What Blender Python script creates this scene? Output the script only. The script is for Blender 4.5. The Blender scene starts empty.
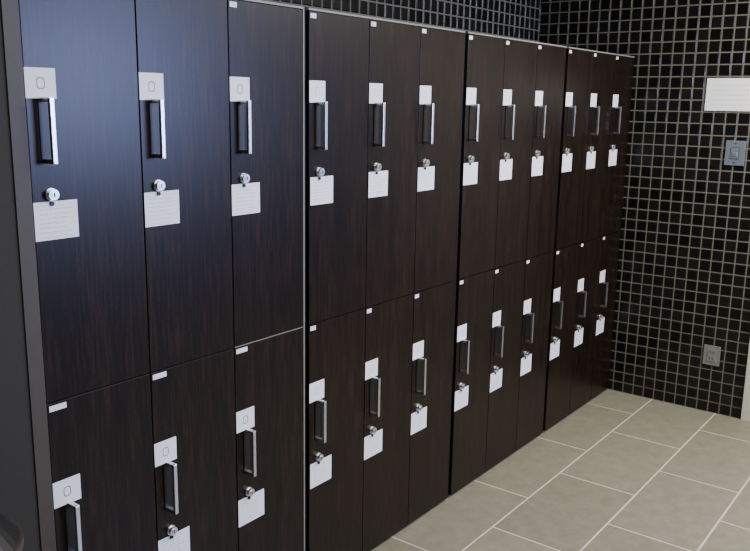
import bpy, bmesh, math, random
from mathutils import Vector, Matrix
random.seed(4)
W=0.30; G=0.0269; H=1.949; M=0.9733; DEP=0.57
XW=3.660; YB=0.59; YF=-3.6; XL=-2.4; CEIL=2.7
scn=bpy.context.scene
# ---------------------------------------------------------------- materials
def new(name):
    m=bpy.data.materials.new(name); m.use_nodes=True
    nt=m.node_tree; b=nt.nodes['Principled BSDF']; return m,nt,b
def simple(name,col,rough=.5,metal=0.,bump=0.,scale=60.,var=.06,emit=None,es=0):
    m,nt,b=new(name); N=nt.nodes; L=nt.links
    tc=N.new('ShaderNodeTexCoord'); no=N.new('ShaderNodeTexNoise'); no.inputs['Scale'].default_value=scale
    no.inputs['Detail'].default_value=4
    L.new(tc.outputs['Object'],no.inputs['Vector'])
    r=N.new('ShaderNodeValToRGB'); c=Vector(col)
    r.color_ramp.elements[0].position=.3; r.color_ramp.elements[1].position=.7
    r.color_ramp.elements[0].color=(*(c*(1-var)),1); r.color_ramp.elements[1].color=(*(c*(1+var)),1)
    L.new(no.outputs['Fac'],r.inputs['Fac']); L.new(r.outputs['Color'],b.inputs['Base Color'])
    b.inputs['Roughness'].default_value=rough; b.inputs['Metallic'].default_value=metal
    if bump:
        bp=N.new('ShaderNodeBump'); bp.inputs['Strength'].default_value=bump; bp.inputs['Distance'].default_value=.002
        L.new(no.outputs['Fac'],bp.inputs['Height']); L.new(bp.outputs['Normal'],b.inputs['Normal'])
    if emit:
        b.inputs['Emission Color'].default_value=(*emit,1); b.inputs['Emission Strength'].default_value=es
    return m
def wood():
    m,nt,b=new('wenge_laminate'); N=nt.nodes; L=nt.links
    g=N.new('ShaderNodeNewGeometry')
    def noise(sc,vec,det=5,dist=0):
        mp=N.new('ShaderNodeMapping'); mp.inputs['Scale'].default_value=vec
        L.new(g.outputs['Position'],mp.inputs['Vector'])
        n=N.new('ShaderNodeTexNoise'); n.inputs['Scale'].default_value=sc; n.inputs['Detail'].default_value=det
        n.inputs['Distortion'].default_value=dist
        L.new(mp.outputs['Vector'],n.inputs['Vector']); return n
    n1=noise(1,(160,160,8),6); n2=noise(1,(28,28,1.2),4,.4); n3=noise(1,(420,420,80),2)
    mx=N.new('ShaderNodeMath'); mx.operation='MULTIPLY_ADD'; mx.inputs[1].default_value=.52
    L.new(n1.outputs['Fac'],mx.inputs[0])
    m2=N.new('ShaderNodeMath'); m2.operation='MULTIPLY'; m2.inputs[1].default_value=.23; L.new(n2.outputs['Fac'],m2.inputs[0])
    L.new(m2.outputs[0],mx.inputs[2])
    m3=N.new('ShaderNodeMath'); m3.operation='MULTIPLY_ADD'; m3.inputs[1].default_value=.25
    L.new(n3.outputs['Fac'],m3.inputs[0]); L.new(mx.outputs[0],m3.inputs[2])
    r=N.new('ShaderNodeValToRGB'); e=r.color_ramp.elements
    e[0].position=.37; e[0].color=(.0018,.0009,.0005,1); e[1].position=.64; e[1].color=(.031,.0155,.0078,1)
    x=e.new(.5); x.color=(.0078,.0039,.0021,1)
    L.new(m3.outputs[0],r.inputs['Fac']); L.new(r.outputs['Color'],b.inputs['Base Color'])
    b.inputs['Roughness'].default_value=.35
    b.inputs['Specular IOR Level'].default_value=.3
    bp=N.new('ShaderNodeBump'); bp.inputs['Strength'].default_value=.3; bp.inputs['Distance'].default_value=.0008
    L.new(m3.outputs[0],bp.inputs['Height']); L.new(bp.outputs['Normal'],b.inputs['Normal'])
    return m
def tilemat():
    m,nt,b=new('black_mosaic_glaze'); N=nt.nodes; L=nt.links
    at=N.new('ShaderNodeAttribute'); at.attribute_name='tint'
    r=N.new('ShaderNodeValToRGB'); e=r.color_ramp.elements
    e[0].color=(.002,.0018,.0015,1); e[1].color=(.009,.0078,.006,1)
    L.new(at.outputs['Fac'],r.inputs['Fac']); L.new(r.outputs['Color'],b.inputs['Base Color'])
    b.inputs['Roughness'].default_value=.28; b.inputs['Specular IOR Level'].default_value=.35
    return m
def floormat():
    m,nt,b=new('beige_grey_stone_tile'); N=nt.nodes; L=nt.links
    g=N.new('ShaderNodeNewGeometry'); at=N.new('ShaderNodeAttribute'); at.attribute_name='tint'
    n=N.new('ShaderNodeTexNoise'); n.inputs['Scale'].default_value=14; n.inputs['Detail'].default_value=8; n.inputs['Roughness'].default_value=.75
    L.new(g.outputs['Position'],n.inputs['Vector'])
    a=N.new('ShaderNodeMath'); a.operation='MULTIPLY_ADD'; a.inputs[1].default_value=.12
    L.new(at.outputs['Fac'],a.inputs[0]); L.new(n.outputs['Fac'],a.inputs[2])
    r=N.new('ShaderNodeValToRGB'); e=r.color_ramp.elements
    e[0].position=.36; e[0].color=(.195,.184,.122,1); e[1].position=.84; e[1].color=(.31,.295,.21,1)
    L.new(a.outputs[0],r.inputs['Fac']); L.new(r.outputs['Color'],b.inputs['Base Color'])
    b.inputs['Roughness'].default_value=.42
    bp=N.new('ShaderNodeBump'); bp.inputs['Strength'].default_value=.15; bp.inputs['Distance'].default_value=.002
    L.new(n.outputs['Fac'],bp.inputs['Height']); L.new(bp.outputs['Normal'],b.inputs['Normal'])
    return m
WOOD=wood(); TILE=tilemat(); FLOOR=floormat()
GROUT=simple('mosaic_grout',(.130,.124,.090),.85)
FGROUT=simple('floor_grout',(.60,.57,.45),.8)
STEEL=simple('brushed_steel',(.78,.79,.80),.33,1.)
DARKM=simple('plain_black',(.005,.004,.004),.45)
PAPER=simple('white_paper',(.95,.95,.94),.6,var=.01)
INK=simple('grey_ink',(.22,.21,.20),.7)
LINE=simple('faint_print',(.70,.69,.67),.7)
EDGE=simple('pale_edge_banding',(.26,.24,.20),.4)
CARC=simple('carcass_board',(.008,.006,.005),.5)
GABLE=simple('grey_gable_panel',(.060,.050,.034),.6)
PAINT=simple('dark_grey_paint',(.028,.024,.017),.8)
CEILM=simple('ceiling_paint',(.25,.24,.21),.9)
PLATE=simple('switch_plate_steel',(.32,.37,.42),.35,.7)
PLATE2=simple('outlet_plate_grey',(.24,.24,.21),.4,.3)
TRIM=simple('cream_door_frame',(.60,.57,.48),.5)
DOORM=simple('cream_door_leaf',(.35,.33,.28),.5)
BLACKP=simple('black_plastic',(.005,.005,.005),.5)
LAMPM=simple('lamp_diffuser',(.9,.9,.88),.5,emit=(1,.95,.85),es=2.5)
SKYP=simple('window_daylight_pane',(.6,.7,.9),.3,emit=(.4,.5,1.),es=6.0)
# ---------------------------------------------------------------- helpers
def obj(name,bm,mats,parent=None,smooth=False):
    me=bpy.data.meshes.new(name); bm.normal_update(); bm.to_mesh(me); bm.free()
    for m in (mats if isinstance(mats,(list,tuple)) else [mats]): me.materials.append(m)
    if smooth:
        for p in me.polygons: p.use_smooth=True
    o=bpy.data.objects.new(name,me); scn.collection.objects.link(o)
    if parent: o.parent=parent
    return o
def box(bm,x0,x1,y0,y1,z0,z1,mi=0,bev=0.):
    r=bmesh.ops.create_cube(bm,size=1)['verts']
    for v in r: v.co=Vector(((x0+x1)/2+v.co.x*(x1-x0),(y0+y1)/2+v.co.y*(y1-y0),(z0+z1)/2+v.co.z*(z1-z0)))
    fs=set(f for v in r for f in v.link_faces)
    if bev:
        es=list(set(e for f in fs for e in f.edges))
        q=bmesh.ops.bevel(bm,geom=es,offset=bev,segments=2,affect='EDGES',profile=.5)
        fs=set(q['faces'])|set(f for f in fs if f.is_valid)
    for f in fs: f.material_index=mi
def cyl(bm,c,r,d,axis='Y',r2=None,seg=24,mi=0):
    q=bmesh.ops.create_cone(bm,cap_ends=True,segments=seg,radius1=r,radius2=r if r2 is None else r2,depth=d)['verts']
    rot={'Y':Matrix.Rotation(math.pi/2,4,'X'),'X':Matrix.Rotation(math.pi/2,4,'Y'),'Z':Matrix.Identity(4)}[axis]
    bmesh.ops.transform(bm,verts=q,matrix=Matrix.Translation(c)@rot)
    for f in set(f for v in q for f in v.link_faces): f.material_index=mi
def bx(name,a,mat,parent=None,bev=0.):
    bm=bmesh.new(); box(bm,*a,bev=bev); return obj(name,bm,mat,parent)
def empty(name,loc=(0,0,0)):
    e=bpy.data.objects.new(name,None); e.location=loc; e.empty_display_size=.1; scn.collection.objects.link(e); return e
# ---------------------------------------------------------------- lockers
def handle(name,x,zt,zb,par):
    """flat-strip D pull over a thin black strip on the door"""
    bm=bmesh.new(); w=.0058; s=.036
    box(bm,x-.013,x+.011,-.0025,0,zb+.004,zt-.004,1)  # thin black strip on the door face behind the bar
    box(bm,x-w,x+w,-s,-s+.009,zb,zt,0,.0015)
    for z in (zt-.005,zb+.005): box(bm,x-w,x+w,-s+.001,-.002,z-.005,z+.005,0)
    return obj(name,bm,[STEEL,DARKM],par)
def lock(name,x,z,par):
    bm=bmesh.new()
    cyl(bm,(x,-.002,z),.0145,.004); cyl(bm,(x,-.009,z),.0115,.012,r2=.0125)
    cyl(bm,(x,-.0155,z),.0075,.002,mi=0); box(bm,x-.0012,x+.0012,-.0175,-.0160,z-.005,z+.005,1)
    cyl(bm,(x,-.003,z-.021),.005,.006,mi=1,seg=12)
    return obj(name,bm,[STEEL,DARKM],par)
def number_card(name,x,z,par,w=.074,h=.066):
    bm=bmesh.new(); box(bm,x-w/2,x+w/2,-.0018,-.0002,z-h/2,z+h/2,0)
    n=20; a,b_=.010,.013; vo=[];vi=[]
    for i in range(n):
        t=2*math.pi*i/n; c,s=math.cos(t),math.sin(t)
        c=math.copysign(abs(c)**.6,c); s=math.copysign(abs(s)**.6,s)
        vo.append(bm.verts.new((x+a*c,-.0021,z+b_*s))); vi.append(bm.verts.new((x+(a-.0022)*c,-.0021,z+(b_-.0022)*s)))
    for i in range(n):
        f=bm.faces.new((vo[i],vo[(i+1)%n],vi[(i+1)%n],vi[i])); f.material_index=1
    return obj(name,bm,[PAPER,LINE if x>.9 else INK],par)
def notice_card(name,x,z,par,w=.11,h=.088):
    bm=bmesh.new(); box(bm,x-w/2,x+w/2,-.0018,-.0002,z-h/2,z+h/2,0)
    rr=random.Random(int(x*1000)+int(z*10))
    for a in [(x-w*.44,x+w*.44,z+h*.40),(x-w*.44,x+w*.44,z-h*.42)]: box(bm,a[0],a[1],-.0021,-.0019,a[2]-.0005,a[2]+.0005,1)
    for i in range(6):
        zz=z+h*.30-i*h*.12; p=x-w*.38; end=x+w*rr.uniform(.15,.38)
        while p<end:
            q=p+w*rr.uniform(.05,.14); q=min(q,end+.002); box(bm,p,q,-.0021,-.0019,zz-.0011,zz+.0011,1); p=q+w*.025
    o=obj(name,bm,[PAPER,LINE],par)
    return o
for b in range(4):
    x0=b*(3*W+G); x1=min(x0+3*W,XW-.004)
    e=empty('locker_bank',(0,0,0))
    bm=bmesh.new(); t=.018; yf=.020
    box(bm,x0,x0+t,yf,DEP-.005,.0,H-.001); box(bm,x1-t,x1,yf,DEP-.005,0,H-.001)
    box(bm,x0+t,x1-t,yf,DEP-.005,H-t,H-.001); box(bm,x0+t,x1-t,yf,DEP-.005,M-.009,M+.009)
    box(bm,x0+t,x1-t,yf,DEP-.005,.04,.058); box(bm,x0+t,x1-t,DEP-.012,DEP-.005,.04,H-t)
    box(bm,x0+t,x1-t,.05,.066,0,.04)
    for k in (1,2): box(bm,x0+k*W-.009,x0+k*W+.009,yf+.001,DEP-.012,.058,H-t)
    obj('carcass',bm,CARC,e)
    bx('top_edge_trim',(x0-.001,x1+.001,-.001,.028,H,H+.006),EDGE,e)
    if b<3: bx('filler_strip',(x1+.001,x1+G-.001,.012,.05,0,H-.001),CARC,e)
    if b==0: bx('side_edge_trim',(x1+.0005,x1+.0055,-.001,.05,0,H+.006),EDGE,e)
    for k in range(3):
        xa=x0+k*W+.0018; xb=min(x0+(k+1)*W-.0018,x1-.001)
        for tier,(za,zb,zc,zn) in enumerate([(M+.0015,H-.002,1.711,1.4047),(.012,M-.0015,.7387,.4419)]):
            tn=('upper','lower')[tier]; s=f'{tn}_{k+1}'
            bx('door_'+s,(xa,xb,0,.018,za,zb),WOOD,e,.0008)
            xo=x0+k*W
            number_card('number_card_'+s,xo+.038,zc,e)
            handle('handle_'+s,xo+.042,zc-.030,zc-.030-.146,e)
            lock('lock_'+s,xo+.046,zn+.060,e)
            notice_card('notice_card_'+s,xo+.058+random.uniform(-.003,.003),zn,e)
            bx('name_label_'+s,(xo+.006,xo+.006+(.045 if (b==0 and tier) else .026),-.0016,-.0002,zb-.020,zb-.006),PAPER,e)
    if b==0: bx('door_edge_strip',(x0+2*W+.002,x1-.002,-.0015,.010,M-.0012,M+.0008),EDGE,e)  # thin pale strip where the third upper and lower doors meet
bx('gable_panel',(-.040,-.002,-.004,DEP-.01,0,H+.3),GABLE)
# ---------------------------------------------------------------- mosaic walls
def mosaic(name,origin,u,v,n,lu,lv,pitch=.0615,gap=.0070):
    o=Vector(origin);u=Vector(u);v=Vector(v);n=Vector(n)
    me=bpy.data.meshes.new(name); V=[];Fc=[];mi=[];tint=[]
    a=[o,o+u*lu,o+u*lu+v*lv,o+v*lv]; bk=[p-n*.10 for p in a]
    V.extend(a+bk)
    for f in [(0,1,2,3),(7,6,5,4),(0,4,5,1),(1,5,6,2),(2,6,7,3),(3,7,4,0)]:
        Fc.append(f); mi.append(0); tint.append(0)
    nu=int(lu/pitch)+1; nv=int(lv/pitch)+1; h=.003; bv=.004
    for i in range(nu):
        for j in range(nv):
            ua=i*pitch+gap/2; ub=min((i+1)*pitch-gap/2,lu); va=j*pitch+gap/2; vb=min((j+1)*pitch-gap/2,lv)
            if ub-ua<.01 or vb-va<.01: continue
            t=random.random(); b=len(V)
            tx,ty=random.gauss(0,.0003),random.gauss(0,.0003)
            for (s,w_) in ((ua,va),(ub,va),(ub,vb),(ua,vb)): V.append(o+u*s+v*w_+n*.0003)
            for k,(s,w_) in enumerate(((ua+bv,va+bv),(ub-bv,va+bv),(ub-bv,vb-bv),(ua+bv,vb-bv))):
                V.append(o+u*s+v*w_+n*(h+tx*(1 if k in(1,2) else -1)+ty*(1 if k>1 else -1)))
            for f in [(4,5,6,7),(0,1,5,4),(1,2,6,5),(2,3,7,6),(3,0,4,7)]:
                Fc.append(tuple(b+x for x in f)); mi.append(1); tint.append(t)
    me.from_pydata([tuple(p) for p in V],[],Fc); me.materials.append(GROUT); me.materials.append(TILE)
    me.polygons.foreach_set('material_index',mi)
    at=me.attributes.new('tint','FLOAT','FACE'); at.data.foreach_set('value',tint)
    me.update()
    ob=bpy.data.objects.new(name,me); scn.collection.objects.link(ob); return ob
mosaic('wall_right',(XW,YB,0),(0,-1,0),(0,0,1),(-1,0,0),YB-(-.758),CEIL)
mosaic('wall_back',(-.05,YB,1.5),(1,0,0),(0,0,1),(0,-1,0),XW+.05,CEIL-1.5)
bx('wall_back_lower',(-.05,XW+.1,YB,YB+.1,0,1.5),PAINT)
bx('wall_left_return',(XL,-.040,.0,.10,0,CEIL),PAINT)
bx('wall_left',(XL-.1,XL,YF,.1,0,CEIL),PAINT)
wx0,wx1,wz0,wz1=1.5,3.0,1.35,2.35
bx('wall_front',(XL-.1,wx0,YF-.1,YF,0,CEIL),PAINT); bx('wall_front_right',(wx1,XW+.1,YF-.1,YF,0,CEIL),PAINT)
bx('wall_front_below_window',(wx0,wx1,YF-.1,YF,0,wz0),PAINT); bx('wall_front_above_window',(wx0,wx1,YF-.1,YF,wz1,CEIL),PAINT)
bx('wall_right_far',(XW,XW+.1,YF,-1.78,0,CEIL),PAINT)
bx('wall_right_above_door',(XW,XW+.1,-1.78,-.758,2.15,CEIL),PAINT)
bx('ceiling',(XL-.1,XW+.1,YF-.1,YB+.1,CEIL,CEIL+.1),CEILM)
we=empty('window_1')
bm=bmesh.new()
for a in [(wx0,wx1,YF-.08,YF-.02,wz0,wz0+.05),(wx0,wx1,YF-.08,YF-.02,wz1-.05,wz1),(wx0,wx0+.05,YF-.08,YF-.02,wz0+.05,wz1-.05),(wx1-.05,wx1,YF-.08,YF-.02,wz0+.05,wz1-.05),((wx0+wx1)/2-.025,(wx0+wx1)/2+.025,YF-.08,YF-.02,wz0+.05,wz1-.05)]: box(bm,*a)
obj('sash',bm,TRIM,we); bx('pane',(wx0+.02,wx1-.02,YF-.075,YF-.07,wz0+.02,wz1-.02),SKYP,we)
l=bpy.data.lights.new('daylight','AREA'); l.shape='RECTANGLE'; l.size=1.1; l.size_y=wz1-wz0-.1; l.energy=125; l.color=(.42,.52,1)
wl=bpy.data.objects.new('daylight',l); wl.location=((wx0+wx1)/2,YF+.28,(wz0+wz1)/2); wl.rotation_euler=(math.radians(97),0,math.radians(28)); scn.collection.objects.link(wl); wl.parent=we
# door and frame
d=empty('door_1')
bm=bmesh.new(); box(bm,XW-.02,XW+.1,-.82,-.760,0,2.15,bev=.003); box(bm,XW-.02,XW+.1,-1.78,-1.72,0,2.15,bev=.003); box(bm,XW-.02,XW+.1,-1.72,-.82,2.09,2.15,bev=.003)
obj('frame',bm,TRIM,d)
bx('leaf',(XW+.03,XW+.07,-1.717,-.823,.006,2.087),DOORM,d,.002)
bm=bmesh.new(); cyl(bm,(XW+.005,-1.64,1.0),.011,.05,'X'); box(bm,XW-.02,XW-.008,-1.65,-1.53,.99,1.01,bev=.003); obj('lever',bm,STEEL,d)
# ---------------------------------------------------------------- floor
TX,TY=.64,.3575; OX,OY=2.71-6.4,-.265
def floor():
    V=[];Fc=[];mi=[];tint=[]
    x0,x1,y0,y1=XL-.1,XW+.1,YF-.1,YB+.1
    V+= [(x0,y0,-.0012),(x1,y0,-.0012),(x1,y1,-.0012),(x0,y1,-.0012),(x0,y0,-.1),(x1,y0,-.1),(x1,y1,-.1),(x0,y1,-.1)]
    for f in [(0,1,2,3),(7,6,5,4),(0,4,5,1),(1,5,6,2),(2,6,7,3),(3,7,4,0)]: Fc.append(f);mi.append(0);tint.append(0)
    g=.0042; gx=.0048
    for j in range(-20,10):
        for i in range(-4,16):
            a=OX+(i+(.5 if j%2 else 0))*TX+gx; b=a+TX-2*gx; c=OY+j*TY+g; d_=c+TY-2*g
            a,b=max(a,x0),min(b,x1); c,d_=max(c,y0),min(d_,y1)
            if b-a<.01 or d_-c<.01: continue
            n=len(V); V+=[(a,c,0),(b,c,0),(b,d_,0),(a,d_,0),(a,c,-.0012),(b,c,-.0012),(b,d_,-.0012),(a,d_,-.0012)]; t=random.random()
            for f in [(0,1,2,3),(0,4,5,1),(1,5,6,2),(2,6,7,3),(3,7,4,0)]: Fc.append(tuple(n+q for q in f));mi.append(1);tint.append(t)
    me=bpy.data.meshes.new('floor'); me.from_pydata(V,[],Fc); me.materials.append(FGROUT); me.materials.append(FLOOR)
    me.polygons.foreach_set('material_index',mi); at=me.attributes.new('tint','FLOAT','FACE'); at.data.foreach_set('value',tint)
    o=bpy.data.objects.new('floor',me); scn.collection.objects.link(o)
floor()
# ---------------------------------------------------------------- wall fittings
bm=bmesh.new(); box(bm,XW-.0055,XW-.0035,-.70,-.405,1.668,1.836,0)
for i,z in enumerate((1.80,1.775,1.75,1.725,1.70)): box(bm,XW-.0059,XW-.0056,-.66+.01*(i%3),-.44,z-.0012,z+.0012,1)
obj('paper_sign',bm,[PAPER,LINE])
bm=bmesh.new(); y=-.583; box(bm,XW-.010,XW-.003,y-.050,y+.050,1.385,1.515,0,.002); box(bm,XW-.014,XW-.009,y-.022,y+.022,1.42,1.48,1,.002)
box(bm,XW-.018,XW-.013,y-.012,y+.012,1.435,1.455,0,.002)
for z in (1.40,1.50): cyl(bm,(XW-.0105,y,z),.004,.003,'X',mi=1,seg=12)
obj('light_switch_plate',bm,[PLATE,DARKM])
bm=bmesh.new(); y=-.572; box(bm,XW-.010,XW-.003,y-.045,y+.045,.275,.388,0,.002)
box(bm,XW-.013,XW-.009,y-.024,y+.024,.297,.366,0,.002)
for z in (.315,.350):
    for s in (-.008,.008): box(bm,XW-.0135,XW-.0128,y+s-.0015,y+s+.0015,z-.006,z+.006,1)
obj('outlet_plate',bm,[PLATE2,DARKM])
# ---------------------------------------------------------------- bin
bx_,by_=-.335,-.17
bm=bmesh.new(); cyl(bm,(bx_,by_,.40),.115,.80,'Z',r2=.14,seg=40,mi=0); cyl(bm,(bx_,by_,.808),.144,.018,'Z',seg=40,mi=1)
cyl(bm,(bx_,by_,.842),.138,.05,'Z',r2=.10,seg=40,mi=0); cyl(bm,(bx_,by_,.012),.125,.024,'Z',seg=40,mi=1)
obj('waste_bin',bm,[BLACKP,GABLE])
# ---------------------------------------------------------------- ceiling lights
def lamp(x,y,sx,sy,p,col,name='ceiling_light'):
    e=empty(name)
    bm=bmesh.new(); box(bm,x-sx/2-.03,x+sx/2+.03,y-sy/2-.03,y+sy/2+.03,CEIL-.03,CEIL-.001,0,.004); obj('housing',bm,TRIM,e)
    bx('diffuser',(x-sx/2,x+sx/2,y-sy/2,y+sy/2,CEIL-.038,CEIL-.031),LAMPM,e)
    l=bpy.data.lights.new('lamp','AREA'); l.shape='RECTANGLE'; l.size=sx; l.size_y=sy; l.energy=p; l.color=col
    o=bpy.data.objects.new('lamp',l); o.location=(x,y,CEIL-.045); o.parent=e; scn.collection.objects.link(o)
lamp(2.6,-1.4,1.2,.3,84,(1,.92,.74))
lamp(0.3,-1.7,1.2,.3,38,(1,.93,.82))
w=bpy.data.worlds.new('w'); scn.world=w; w.use_nodes=True; w.node_tree.nodes['Background'].inputs[0].default_value=(.5,.5,.55,1); w.node_tree.nodes['Background'].inputs[1].default_value=.05
# ---------------------------------------------------------------- camera
f=822.94;C=Vector((-1.0007,-1.713,1.6811));yw,pt,rl=.6446,.2072,-.0166
F=Vector((math.cos(yw)*math.cos(pt),math.sin(yw)*math.cos(pt),-math.sin(pt)))
R=Vector((math.sin(yw),-math.cos(yw),0)); D=F.cross(R)
R2=math.cos(rl)*R+math.sin(rl)*D; D2=-math.sin(rl)*R+math.cos(rl)*D
cd=bpy.data.cameras.new('camera'); cd.sensor_width=36; cd.lens=f*36/750; cd.clip_start=.02
co=bpy.data.objects.new('camera',cd); scn.collection.objects.link(co)
m=Matrix.Identity(4)
for i in range(3): m[i][0]=R2[i]; m[i][1]=-D2[i]; m[i][2]=-F[i]; m[i][3]=C[i]
co.matrix_world=m; scn.camera=co
